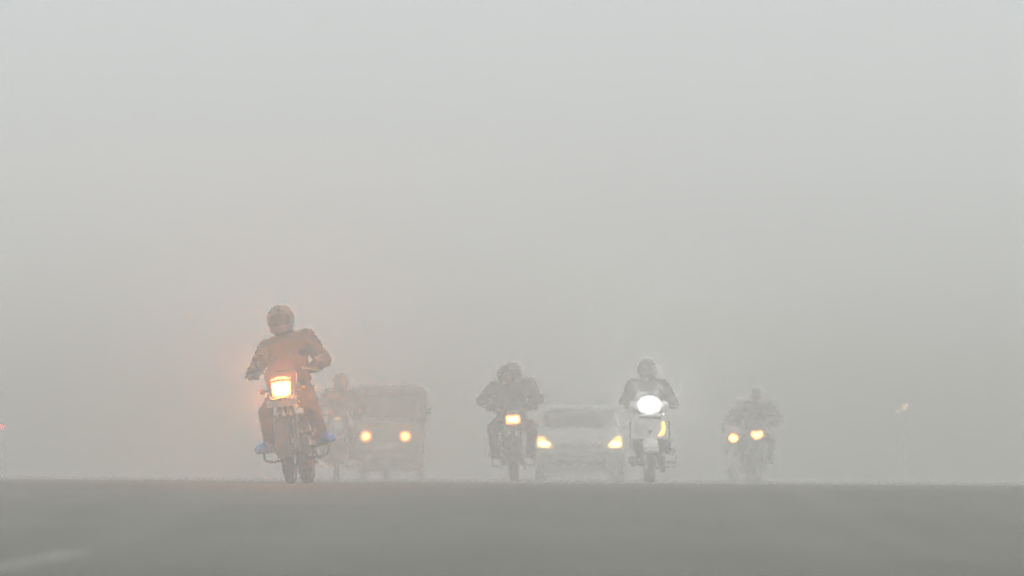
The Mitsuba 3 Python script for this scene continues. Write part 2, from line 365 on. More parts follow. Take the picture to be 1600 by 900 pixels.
    if shawl:
        g = [hull(sph(S['L'][0] + (.01, .0, .01), .1), sph(neck + (0, .0, .0), .1)), hull(sph(S['R'][0] + (-.01, 0, .01), .1), sph(neck, .1)), hull(sph(chest + (0, -.03, .0), (.2, .15, .12)), sph(waist + (.03, -.04, 0), (.17, .14, .1)))]
        part(P, 'shawl', organic(g, .022, 8, .014, 9, seed + 2), 'pale_shawl', True)
    return P

# ------------------------------------------------------------------ motorcycle (faces -y, origin on the ground between the wheels)
def wheel(parent, name, c, R, w, disc_brake=False, alloys=6):
    pr_ = [(w * .5 * math.cos(a), R - .032 + .032 * math.sin(a)) for a in np.radians(np.linspace(-35, 215, 14))]
    k = part(parent, name, lathe_x(pr_ + [(-w * .3, R - .062), (w * .3, R - .062)], c, 44), 'tyre_rubber', 40)
    part(k, 'rim', lathe_x([(-w * .36, R - .056), (w * .36, R - .056), (w * .33, R - .078), (-w * .33, R - .078)], c, 44), 'black_paint', 40)
    hub = [disc(c, (1, 0, 0), .055, w * .9)]
    for i in range(alloys):
        a = 2 * math.pi * i / alloys
        d = np.array([0, math.cos(a), math.sin(a)])
        for o in (-.12, .12):
            e = np.array([0, math.cos(a + o), math.sin(a + o)])
            hub.append(tm(cap(np.array(c) + d * .05, np.array(c) + e * (R - .075), .011, .009, 8)))
    part(k, 'spokes', cat(*hub), 'steel')
    if disc_brake:
        part(k, 'brake_disc', lathe_x([(.05, .06), (.05, .12), (.054, .12), (.054, .06)], c, 36), 'steel')
    return k
FY, RY = -.635, .635
def motorcycle(label, at, lamp='halogen', paint='maroon_paint', group=None):
    M = thing('motorcycle', label, 'motorcycle', at, group)
    fc, rc = (0, FY, .295), (0, RY, .295)
    wheel(M, 'front_wheel', fc, .295, .088, True); wheel(M, 'rear_wheel', rc, .295, .105)
    top = lambda s: np.array((s * .095, -.37, .92))
    for s in (-1, 1):
        lo = np.array((s * .085, FY + .01, .30))
        k = part(M, 'fork_leg', cat(cap(lo, mid(lo, top(s), .5), .026, .028), disc(lo, (1, 0, 0), .03, .05)), 'engine_metal')
        part(k, 'fork_tube', cap(mid(lo, top(s), .45), top(s), .0165), 'chrome')
    part(M, 'fork_clamp', union([rbox((.26, .08, .035), (0, -.395, .86), .012), rbox((.26, .08, .03), (0, -.42, .74), .012), cap((0, -.36, .9), (0, -.30, .66), .03)]), 'black_plastic')
    # mudguard over the front wheel
    V = []
    for a in np.radians(np.linspace(-10, 150, 22)):
        d = np.array([0, -math.cos(a), math.sin(a)])
        V.append([np.array(fc) + np.array([x, 0, 0]) + d * (.325 - 3.2 * x * x - o) for x, o in [(-.062, 0), (-.04, 0), (0, 0), (.04, 0), (.062, 0), (.062, .008), (.04, .008), (0, .008), (-.04, .008), (-.062, .008)]])
    k = part(M, 'front_mudguard', skin_loops(V), paint)
    part(k, 'stay', cat(*[cap((s * .068, FY + .0, .32), (s * .066, FY + .1, .58), .007, n=8) for s in (-1, 1)]), 'steel')
    V = []
    for a in np.radians(np.linspace(35, 175, 18)):
        d = np.array([0, -math.cos(a), math.sin(a)])
        V.append([np.array(rc) + np.array([x, 0, .03]) + d * (.335 - 2.5 * x * x - o) for x, o in [(-.075, 0), (-.04, 0), (0, 0), (.04, 0), (.075, 0), (.075, .008), (.04, .008), (0, .008), (-.04, .008), (-.075, .008)]])
    k = part(M, 'rear_mudguard', skin_loops(V), 'black_plastic')
    part(k, 'rear_plate', rbox((.2, .008, .11), (0, RY + .385, .47), .003), 'plate_white', 30)
    # headlamp cowl
    cowl = union([hpts([(-.135, -.56, 1.0), (.135, -.56, 1.0), (-.10, -.60, .80), (.10, -.60, .80), (-.12, -.40, .98), (.12, -.40, .98), (-.09, -.42, .80), (.09, -.42, .80)], .014, 10),
                  hpts([(-.13, -.545, 1.0), (.13, -.545, 1.0), (-.105, -.47, 1.11), (.105, -.47, 1.11), (0, -.48, 1.125)], .008, 10)])
    fy = lambda x, z: -.574 - .2 * (1.0 - z) + .8 * x * x
    lens_p = sg.Polygon([(-.10, .925), (-.082, .805), (-.04, .79), (.04, .79), (.082, .805), (.10, .925), (.06, .935), (0, .938), (-.06, .935)]).buffer(.01).buffer(-.01)
    k = part(M, 'headlamp_cowl', cowl, paint)
    part(k, 'bezel', patch(lens_p.buffer(.014).difference(lens_p.buffer(.001)), fy, -.008, .03), 'black_plastic')
    part(k, 'headlamp', patch(lens_p, fy, -.006, .02, .03), 'clear_lens', 30, glow=lamp + '_rim')
    part(k, 'headlamp_bulb', patch(lens_p.buffer(-.022), fy, -.009, .01, .03), 'clear_lens', 30, glow=lamp)
    part(k, 'pilot_lamp', patch(sg.box(-.078, .957, .078, .974), lambda x, z: fy(x, z) + .004, -.006, .02), 'clear_lens', 30, glow='pilot')
    part(k, 'glow_ring', patch(lens_p.buffer(.03).difference(lens_p.buffer(.0145)), fy, -.007, .02, .03), 'clear_lens', 30, glow='halogen_glow')  # glowing ring added round the lens to imitate the orange lamp halo
    part(k, 'lamp_light_stop', union([cap((-.085, -.60, .772), (.085, -.60, .772), .008), hull(*[sph((x, y, .772), .006, 8) for x in (-.085, .085) for y in (-.58, -.765)])]), 'black_plastic')  # lip added to keep headlamp light off the mudguard and road
    part(k, 'windshield', patch([(-.12, 1.02), (.12, 1.02), (.10, 1.10), (.05, 1.125), (-.05, 1.125), (-.10, 1.10)], lambda x, z: -.556 + .69 * (z - 1.0) + .6 * x * x, -.004, .006), 'dark_glass')
    part(M, 'front_plate', rbox((.27, .008, .055), (0, -.645, .735), .003), 'plate_white', 30)
    part(M, 'plate_bracket', rbox((.2, .05, .03), (0, -.61, .74), .006), 'black_plastic')
    # bars
    bar = spline([(-.325, -.255, 1.022), (-.24, -.30, 1.035), (-.14, -.36, 1.03), (-.06, -.38, .95), (.06, -.38, .95), (.14, -.36, 1.03), (.24, -.30, 1.035), (.325, -.255, 1.022)], 6)
    h = part(M, 'handlebar', tube(bar, .012), 'black_plastic')
    for s in (-1, 1):
        part(h, 'grip', cap((s * .225, -.308, 1.034), (s * .345, -.245, 1.02), .018), 'black_leather')
        part(h, 'lever', chain_mesh([(s * .18, -.345, 1.04), (s * .23, -.375, 1.03), (s * .345, -.315, 1.0)], .007), 'steel')
        st = spline([(s * .20, -.33, 1.04), (s * .235, -.34, 1.10), (s * .225, -.33, 1.15)], 5)
        k = part(M, 'mirror', cat(tube(st, .006, 8), tm(hull(sph((s * .215, -.325, 1.175), (.052, .012, .034), 20), sph((s * .215, -.345, 1.175), (.05, .012, .028), 16)))), 'black_plastic')
        part(k, 'mirror_glass', sph((s * .215, -.314, 1.175), (.046, .004, .029), 20), 'mirror_glass', True)
        k = part(M, 'indicator', union([cap((s * .1, -.50, .86), (s * .17, -.50, .86), .009), hull(sph((s * .185, -.50, .86), (.03, .035, .024)))]), 'black_plastic')
        part(k, 'lens', sph((s * .187, -.52, .86), (.026, .024, .02)), 'amber_lens', True)
    part(M, 'instrument_cluster', rbox((.19, .07, .09), (0, -.42, 1.02), .02), 'black_plastic')
    # tank, seat, panels, frame, engine
    part(M, 'fuel_tank', organic([hull(sph((0, -.20, .86), (.135, .12, .10), 24), sph((0, .02, .85), (.125, .14, .09), 24), sph((0, .12, .79), (.08, .06, .05), 16))], .02, 4), paint, True)
    k = part(M, 'seat', organic([hull(sph((0, .12, .79), (.10, .08, .05)), sph((0, .40, .80), (.135, .1, .055)), sph((0, .72, .85), (.115, .1, .05)))], .02, 5), 'black_leather', True)
    part(M, 'tail_cowl', hpts([(-.1, .3, .72), (.1, .3, .72), (-.1, .7, .78), (.1, .7, .78), (-.05, .98, .82), (.05, .98, .82), (-.05, .95, .76), (.05, .95, .76)], .02), paint)
    part(M, 'tail_lamp', rbox((.1, .03, .05), (0, 1.0, .79), .01), 'red_lens')
    part(M, 'grab_rail', tube(spline([(-.14, .55, .84), (-.15, .85, .9), (0, 1.0, .92), (.15, .85, .9), (.14, .55, .84)], 6), .012), 'chrome')
    for s in (-1, 1):
        part(M, 'side_panel', hpts([(s * .12, .05, .70), (s * .13, .35, .72), (s * .12, .30, .50), (s * .11, .12, .48)], .018), paint)
        part(M, 'shock_absorber', cat(tube([(s * .13, .50, .70), (s * .13, .60, .34)], .012), *[lathe([(-.006, .03), (.006, .03), (.006, .022), (-.006, .022)], (s * .13, .50 + .1 * t, .70 - .36 * t), (0, .1, -.36), 14) for t in np.linspace(.08, .75, 9)]), 'steel')
        part(M, 'swingarm', cap((s * .1, .12, .36), (s * .1, RY, .30), .02), 'black_plastic')
        part(M, 'footpeg', cat(cap((s * .12, .06, .33), (s * .29, .04, .335), .014), tm(rbox((.1, .035, .02), (s * .25, .045, .345), .008))), 'black_plastic')
    part(M, 'frame', cat(tube(spline([(0, -.33, .82), (0, -.26, .55), (0, -.16, .30), (0, .12, .27)], 6), .02), tube(spline([(0, -.32, .86), (0, 0, .74), (0, .3, .70), (0, .7, .78)], 6), .02), tube([(0, .12, .27), (0, .16, .72)], .02)), 'black_plastic')
    en = [rbox((.24, .30, .20), (0, -.02, .35), .04), lathe([(-.13, 1e-3), (-.13, .08), (-.10, .095), (.10, .095), (.13, .08), (.13, 1e-3)], (0, .03, .35), (1, 0, 0), 24)]
    e = part(M, 'engine', cat(*en), 'engine_metal')
    part(e, 'cylinder_fins', cat(*[rbox((.17 - .002 * i, .15, .008), (0, -.1, .47 + .02 * i), .003) for i in range(8)], rbox((.12, .10, .2), (0, -.1, .53), .02)), 'engine_metal')
    part(M, 'exhaust', cat(tube(spline([(-.04, -.18, .50), (-.07, -.28, .40), (-.12, -.2, .27), (-.15, .1, .27), (-.16, .3, .30)], 6), .02), tm(cap((-.165, .3, .30), (-.185, .85, .38), .035, .045, 16))), 'chrome')
    for q in (-1, 1):
        part(M, 'foot_guard', tube(spline([(q * .30, .0, .31), (q * .29, -.03, .25), (q * .22, -.04, .225), (q * .10, .0, .24)], 6), .011), 'black_plastic')
    part(M, 'chain_guard', rbox((.02, .5, .07), (.12, .36, .36), .01), 'black_plastic')
    part(M, 'stand', cat(cap((.14, .1, .28), (.17, .38, .22), .012), cap((.12, .14, .25), (.16, .14, .17), .012)), 'black_plastic')
    return M
def own_lamp(M, poly, glow):
    k = part(M + '__headlamp_cowl', 'headlamp', patch(poly, lambda x, z: -.574 - .2 * (1.0 - z) + .8 * x * x, -.010, .02, .03), 'clear_lens', 30, glow=glow + '_rim')
    return part(M + '__headlamp_cowl', 'headlamp_bulb', patch(poly.buffer(-.03), lambda x, z: -.574 - .2 * (1.0 - z) + .8 * x * x, -.013, .01, .03), 'clear_lens', 30, glow=glow)
def chain_mesh(pts, r):
    return union(chain(pts, r, 8))

def rider(lean=0.0, elbows=(.42, .40), spread=.27, fwd=0.0, head_x=0.0, feetz=.36, toe_out=.0):
    """joints of a rider on the motorcycle"""
    J = dict(hip=(0, .26, .90), chest=(lean * .6, .12 - fwd, 1.24), neck=(lean, .06 - fwd, 1.43), head=(lean + head_x, .02 - fwd, 1.545))
    for s, q, e in (('L', 1, elbows[0]), ('R', -1, elbows[1])):
        J['shoulder' + s] = (q * .185 + lean, .09 - fwd, 1.375)
        J['elbow' + s] = (q * e + lean * .6, .0 - fwd * .5, 1.14)
        J['wrist' + s] = (q * .30, -.215, 1.07)
        J['grip' + s] = (q * .288, -.275, 1.027)
        J['thigh' + s] = (q * .10, .22, .86)
        J['knee' + s] = (q * spread, -.16, .70)
        J['ankle' + s] = (q * .225, .07, .40)
        J['toe' + s] = (q * (.26 + toe_out), -.07, feetz)
    return J

def stand(px, d, yaw=0.0, lean=0.0, sink=0.0, dy=FY):
    """on the road: image column px of the 1600-wide photograph, front wheel at distance d"""
    x, y = (px - 800) / F * d, d - dy
    return T().translate([x, y, float(ground_z(x, y)) + .003 - sink]).rotate([0, 0, 1], yaw).rotate([0, 1, 0], lean)

at1 = stand(465, 51.6, -4.8, -6.6)
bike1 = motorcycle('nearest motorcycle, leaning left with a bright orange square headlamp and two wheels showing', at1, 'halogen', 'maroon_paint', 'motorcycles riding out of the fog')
J = rider(lean=.01, toe_out=.06)
J['head'] = (-.01, .02, 1.495); J['neck'] = (.01, .06, 1.37); J['chest'] = (.0, .12, 1.18)
J['shoulderL'] = (.20, .09, 1.325); J['shoulderR'] = (-.175, .09, 1.265)
J['elbowL'] = (.345, .06, 1.10); J['gripL'] = (.28, -.28, 1.030); J['wristL'] = (.29, -.22, 1.07); J['elbowL'] = (.345, .06, 1.10)
J['elbowR'] = (-.275, -.06, 1.09)
J['kneeL'] = (.205, -.16, .69); J['kneeR'] = (-.215, -.16, .68)
J['toeL'] = (.335, -.06, .38); J['ankleL'] = (.24, .06, .42); J['toeR'] = (-.325, -.06, .35); J['ankleR'] = (-.235, .06, .39)
person('rider in brown jacket, grey helmet and blue shoe covers on the nearest motorcycle', at1, J, 'brown_jacket', 'grey_trousers', 'blue_cover', 'helmet', 'grey_helmet', gloves=True, bulk=1.03, seed=1, group='riders', shoe_label='bright blue shoe cover')

# second motorcycle, half hidden behind the first
at_b = stand(524, 90, 2, 1.5)
G = 'motorcycles riding out of the fog'
dup('motorcycle', 'motorcycle half hidden behind the nearest one, with only a tiny yellow lamp lit', at_b, {'maroon_paint': 'black_paint', 'chrome': 'black_plastic', 'steel': 'black_plastic', 'engine_metal': 'black_plastic'}, G, {'__headlamp_cowl__pilot_lamp': 'pilot'})
person('rider in dark clothes half hidden behind the shoulder of the nearest rider', at_b, rider(lean=.02, elbows=(.42, .36), spread=.24), 'dark_jacket', 'dark_trousers', 'dark_shoe', 'helmet', 'black_helmet', seed=2, group='riders')

at2 = stand(804, 78, 1.5, -2.5)
m = dup('motorcycle', 'motorcycle in the middle carrying two people, with a small orange headlamp', at2, {'maroon_paint': 'black_paint', 'chrome': 'black_plastic', 'steel': 'black_plastic', 'engine_metal': 'black_plastic'}, G, skip=('headlamp_cowl__headlamp', 'headlamp_cowl__headlamp_bulb'))
own_lamp(m, sg.box(-.095, .80, .095, .915).buffer(-.03).buffer(.03), 'small')
J = rider(lean=-.02, elbows=(.38, .40), spread=.28, fwd=.05)
J['head'] = (-.05, -.03, 1.46); J['neck'] = (-.03, .02, 1.36); J['chest'] = (-.01, .08, 1.18)
for s, q in (('L', 1), ('R', -1)): J['shoulder' + s] = (q * .19 - .02, .05, 1.31)
person('front rider of the two on the middle motorcycle, bent forward in a dark coat', at2, J, 'dark_jacket', 'dark_trousers', 'dark_shoe', 'open', 'black_helmet', bulk=1.12, seed=3, group='riders')
J = rider(lean=.05, elbows=(.40, .36), spread=.30)
J['hip'] = (0, .60, .93); J['chest'] = (.05, .50, 1.28); J['neck'] = (.06, .44, 1.40); J['head'] = (.045, .40, 1.50)
for s, q in (('L', 1), ('R', -1)):
    J['shoulder' + s] = (q * .2 + .07, .46, 1.335); J['elbow' + s] = (q * .33 + .07, .36, 1.13); J['wrist' + s] = (q * .20, .20, .99); J['grip' + s] = (q * .16, .13, .97)
    J['thigh' + s] = (q * .1, .55, .89); J['knee' + s] = (q * .27, .22, .76); J['ankle' + s] = (q * .25, .42, .44); J['toe' + s] = (q * .28, .28, .40)
person('passenger with a pale shawl seated behind the rider on the middle motorcycle', at2, J, 'grey_jacket', 'dark_trousers', 'dark_shoe', 'open', 'grey_helmet', gloves=False, bulk=1.1, seed=4, group='riders', shawl=True)

at3 = stand(1184, 101, -1, 0)
m = dup('motorcycle', 'motorcycle at the right with an orange headlamp and a rider in cap', at3, {'maroon_paint': 'blue_paint', 'chrome': 'black_plastic', 'steel': 'black_plastic', 'engine_metal': 'black_plastic'}, G, skip=('headlamp_cowl__headlamp', 'headlamp_cowl__headlamp_bulb'))
own_lamp(m, sg.Point(-.045, .85).buffer(.055).union(sg.Point(.045, .855).buffer(.055)).union(sg.Polygon([(-.09, .83), (.09, .83), (0, .745)])).buffer(-.012).buffer(.012), 'small')
J = rider(lean=0, elbows=(.40, .44), spread=.27)
J['gripR'] = (-.30, -.27, 1.02); J['wristR'] = (-.32, -.21, 1.05); J['elbowR'] = (-.44, -.02, 1.08)
person('rider in olive jacket and wool cap on the motorcycle at the right', at3, J, 'olive_jacket', 'dark_trousers', 'dark_shoe', 'cap', gloves=True, bulk=1.12, seed=6, group='riders')

at4 = stand(1161, 113, -18, 0)
m = dup('motorcycle', 'farthest motorcycle, coloured pale to blend into the fog, with an orange headlamp left of the rider in cap', at4, dict.fromkeys(('maroon_paint', 'black_plastic', 'black_leather', 'chrome', 'steel', 'engine_metal', 'black_paint'), 'silver_paint'), G, skip=('headlamp_cowl__headlamp', 'headlamp_cowl__headlamp_bulb'))  # all parts but the tyres turned pale so the bike melts into the fog
own_lamp(m, sg.Point(0, .87).buffer(.066), 'behind')
person('rider coloured pale to fade into the fog behind the left hand of the rider in cap', at4, rider(lean=0, elbows=(.38, .38)), 'pale_shawl', 'pale_shawl', 'plate_white', 'helmet', 'white_paint', gloves=False, seed=8, group='riders')  # pale clothes, shoes and helmet imitate the veil of fog

# ------------------------------------------------------------------ scooter
at_s = stand(1016, 73.5, 0.5, -.6, dy=-.6)
S = thing('scooter', 'white scooter with a glaring white headlamp and one amber turn lamp lit', 'scooter', at_s)
wheel(S, 'front_wheel', (0, -.60, .225), .225, .10); wheel(S, 'rear_wheel', (0, .60, .225), .225, .10)
# apron shield
def apron_y(x, z): return -.58 + .22 * (z - .35) + 1.15 * x * x
ap = sg.Polygon([(-.225, .42), (-.24, .52), (-.245, .66), (-.235, .78), (-.19, .90), (.19, .90), (.235, .78), (.245, .66), (.24, .52), (.225, .42), (.15, .50), (-.15, .50)]).buffer(.02).buffer(-.02)
k = part(S, 'apron', patch(ap, apron_y, -.02, .03, .04), 'white_paint')
for s in (-1, 1):
    ip = sg.Polygon([(s * .115, .615), (s * .17, .635), (s * .195, .70), (s * .18, .78), (s * .165, .79), (s * .165, .70), (s * .15, .66)]).buffer(.006)
    part(k, 'indicator', patch(ip, apron_y, -.032, .02, .03), 'amber_lens' if s > 0 else 'clear_lens', 30, glow='amber' if s > 0 else None, label='lit amber turn lamp' if s > 0 else 'unlit clear turn lamp')
    part(k, 'edge_trim', tube([(s * .25, apron_y(.25, z) - .005, z) for z in np.linspace(.45, .80, 10)], .012), 'black_plastic')
part(k, 'badge', patch([(-.032, .69), (-.014, .69), (0, .66), (.014, .69), (.032, .69), (.008, .63), (-.008, .63)], apron_y, -.026, .02, .03), 'black_plastic', label='small dark V shaped badge')
part(k, 'grille_strip', patch(sg.box(-.14, .83, .14, .862), apron_y, -.026, .02, .04), 'black_plastic')
part(k, 'lower_recess', patch([(-.215, .44), (-.225, .56), (-.12, .575), (.12, .575), (.225, .56), (.215, .44), (.13, .36), (-.13, .36)], lambda x, z: apron_y(x, z) + .006, -.03, .05, .05), 'black_plastic')
# front mudguard
V = []
for a in np.radians(np.linspace(34, 145, 16)):
    d = np.array([0, -math.cos(a), math.sin(a)])
    ring = [(-.10, .06), (-.095, .02), (-.07, 0), (0, -.008), (.07, 0), (.095, .02), (.10, .06), (.09, .06), (.065, .012), (0, .004), (-.065, .012), (-.09, .06)]
    V.append([np.array((x, -.60, .235)) + d * (.285 + .05 * math.sin(a) - o) for x, o in ring])
k = part(S, 'front_mudguard', skin_loops(V), 'white_paint')
for x0, w in ((-.065, .04), (-.002, .014), (.06, .044)):
    part(k, 'lettering_mark', rbox((w, .03, .014 if w > .02 else .03), (x0, -.826 + 1.2 * x0 * x0, .452 + (.008 if w < .02 else 0)), .004), 'black_plastic', 30)
part(k, 'mudguard_skirt', hpts([(-.12, -.56, .50), (.12, -.56, .50), (-.15, -.50, .34), (.15, -.50, .34), (-.13, -.42, .24), (.13, -.42, .24), (-.12, -.45, .48), (.12, -.45, .48)], .02), 'black_plastic')
for s in (-1, 1):
    part(S, 'fork_leg', cap((s * .075, -.59, .22), (s * .06, -.50, .5), .018), 'steel')
# handlebar cowl and lamp
cow = organic([hull(sph((0, -.46, 1.0), (.19, .10, .10), 24), sph((0, -.40, 1.03), (.13, .09, .07), 20)), cap((-.2, -.40, 1.01), (.2, -.40, 1.01), .045)], .02, 5)
k = part(S, 'handlebar_cowl', cow, 'white_paint', True)
lp = sg.Polygon([(.115 * math.cos(a), 1.012 + .078 * math.sin(a)) for a in np.linspace(0, 2 * math.pi, 28)[:-1]])
lens_y = lambda x, z: -.558 + .10 * (1 - math.sqrt(max(0, 1 - (x / .19) ** 2 - ((z - 1.0) / .11) ** 2)))
part(k, 'headlamp', patch(lp, lens_y, -.008, .02, .03), 'clear_lens', 30, glow='led_rim')
part(k, 'headlamp_bulb', patch(lp.buffer(-.014), lens_y, -.011, .01, .03), 'clear_lens', 30, glow='led')
part(k, 'lamp_light_stop', hull(*[sph((x, y, .915), .006, 8) for x, y in ((-.11, -.52), (.11, -.52), (-.085, -.63), (.085, -.63))]), 'white_paint')  # plate added under the lens to shade the mudguard from the lamp
part(k, 'glow_ring', patch(lp.buffer(.038).difference(lp.buffer(.001)), lens_y, -.006, .03, .03), 'clear_lens', 30, glow='led_glow')  # ring made to glow white, standing in for bloom round the lamp
h = part(S, 'handlebar', tube(spline([(-.36, -.31, 1.0), (-.2, -.38, 1.01), (0, -.40, 1.01), (.2, -.38, 1.01), (.36, -.31, 1.0)], 5), .013), 'black_plastic')
for s in (-1, 1):
    part(h, 'grip', cap((s * .26, -.355, 1.005), (s * .38, -.30, .998), .019), 'black_leather')
    part(h, 'lever', chain_mesh([(s * .2, -.40, 1.0), (s * .27, -.42, .995), (s * .38, -.37, .985)], .007), 'steel')
part(S, 'leg_shield', hpts([(-.2, -.40, .88), (.2, -.40, .88), (-.22, -.36, .42), (.22, -.36, .42), (-.2, -.34, .88), (.2, -.34, .88)], .02), 'black_plastic')
part(S, 'floorboard', rbox((.36, .5, .07), (0, -.1, .33), .03), 'black_plastic')
part(S, 'body_shell', organic([hull(sph((0, .22, .55), (.16, .1, .2)), sph((0, .60, .58), (.19, .2, .15)), sph((0, .88, .66), (.12, .1, .09)))], .025, 4), 'white_paint', True)
part(S, 'seat', organic([hull(sph((0, .2, .76), (.12, .1, .05)), sph((0, .55, .77), (.15, .15, .055)), sph((0, .85, .80), (.11, .1, .045)))], .02, 4), 'black_leather', True)
part(S, 'tail_lamp', rbox((.16, .03, .06), (0, .97, .68), .012), 'red_lens')
part(S, 'engine', cat(rbox((.14, .4, .18), (.14, .48, .27), .04), disc((.2, .6, .25), (1, 0, 0), .11, .06)), 'engine_metal')
part(S, 'exhaust', cap((-.17, .3, .24), (-.19, .82, .30), .04, .055, 16), 'black_plastic')
part(S, 'leg_guard', cat(*[tube(spline([(s * .18, -.42, .50), (s * .27, -.46, .46), (s * .335, -.44, .34), (s * .30, -.38, .2), (s * .16, -.30, .22)], 6), .0125) for s in (1,)]), 'steel')
part(S, 'side_step', rbox((.12, .22, .03), (.29, .3, .27), .01), 'black_plastic')
J = dict(hip=(0, .28, .86), chest=(0, .18, 1.17), neck=(0, .13, 1.33), head=(-.005, .10, 1.46))
for s, q in (('L', 1), ('R', -1)):
    J['shoulder' + s] = (q * .185, .14, 1.265); J['elbow' + s] = (q * .31, .0, 1.06); J['wrist' + s] = (q * .335, -.26, 1.04); J['grip' + s] = (q * .325, -.325, 1.003)
    J['thigh' + s] = (q * .1, .24, .82); J['knee' + s] = (q * .15, -.17, .76); J['ankle' + s] = (q * .13, -.08, .44); J['toe' + s] = (q * .15, -.22, .41)
J['kneeL'] = (.19, -.15, .74); J['ankleL'] = (.24, -.02, .44); J['toeL'] = (.29, -.16, .41)
person('rider in bulky dark jacket and black helmet on the white scooter', at_s, J, 'dark_jacket', 'dark_trousers', 'dark_shoe', 'helmet', 'black_helmet', bulk=1.12, seed=9, group='riders')

# ------------------------------------------------------------------ stacked bodies for the car and the three-wheeler
class Stack:
    """a closed body given by levels (z, half width, front y, back y); each level a superellipse"""
    def __init__(s, rows, n=4.5, N=96):
        s.r = np.array(rows, float); s.n = n; s.N = N
    def at(s, z): return [np.interp(z, s.r[:, 0], s.r[:, k]) for k in (1, 2, 3)]
    def front(s, x, z):
        w, a, b = s.at(z); L = (b - a) / 2
        return (a + b) / 2 - L * max(0, 1 - min(1, abs(x / w)) ** s.n) ** (1 / s.n)
    def back(s, x, z):
        w, a, b = s.at(z); L = (b - a) / 2
        return (a + b) / 2 + L * max(0, 1 - min(1, abs(x / w)) ** s.n) ** (1 / s.n)
    def side(s, q):
        def f(y, z):
            w, a, b = s.at(z); L = (b - a) / 2
            return q * w * max(0, 1 - min(1, abs((y - (a + b) / 2) / L)) ** s.n) ** (1 / s.n)
        return f
    def mesh(s, step=.05):
        zs = []
        for a, b in zip(s.r[:-1, 0], s.r[1:, 0]): zs += list(np.linspace(a, b, max(2, int((b - a) / step) + 1))[:-1])
        zs.append(s.r[-1, 0]); V = []
        t = np.arange(s.N) * 2 * math.pi / s.N
        for z in zs:
            w, a, b = s.at(z); e = 2 / s.n
            V.append(np.c_[w * np.sign(np.cos(t)) * np.abs(np.cos(t)) ** e, (a + b) / 2 + (b - a) / 2 * np.sign(np.sin(t)) * np.abs(np.sin(t)) ** e, np.full(s.N, z)])
        return skin_loops(V)
def flip(poly): return [(-x, z) for x, z in poly]

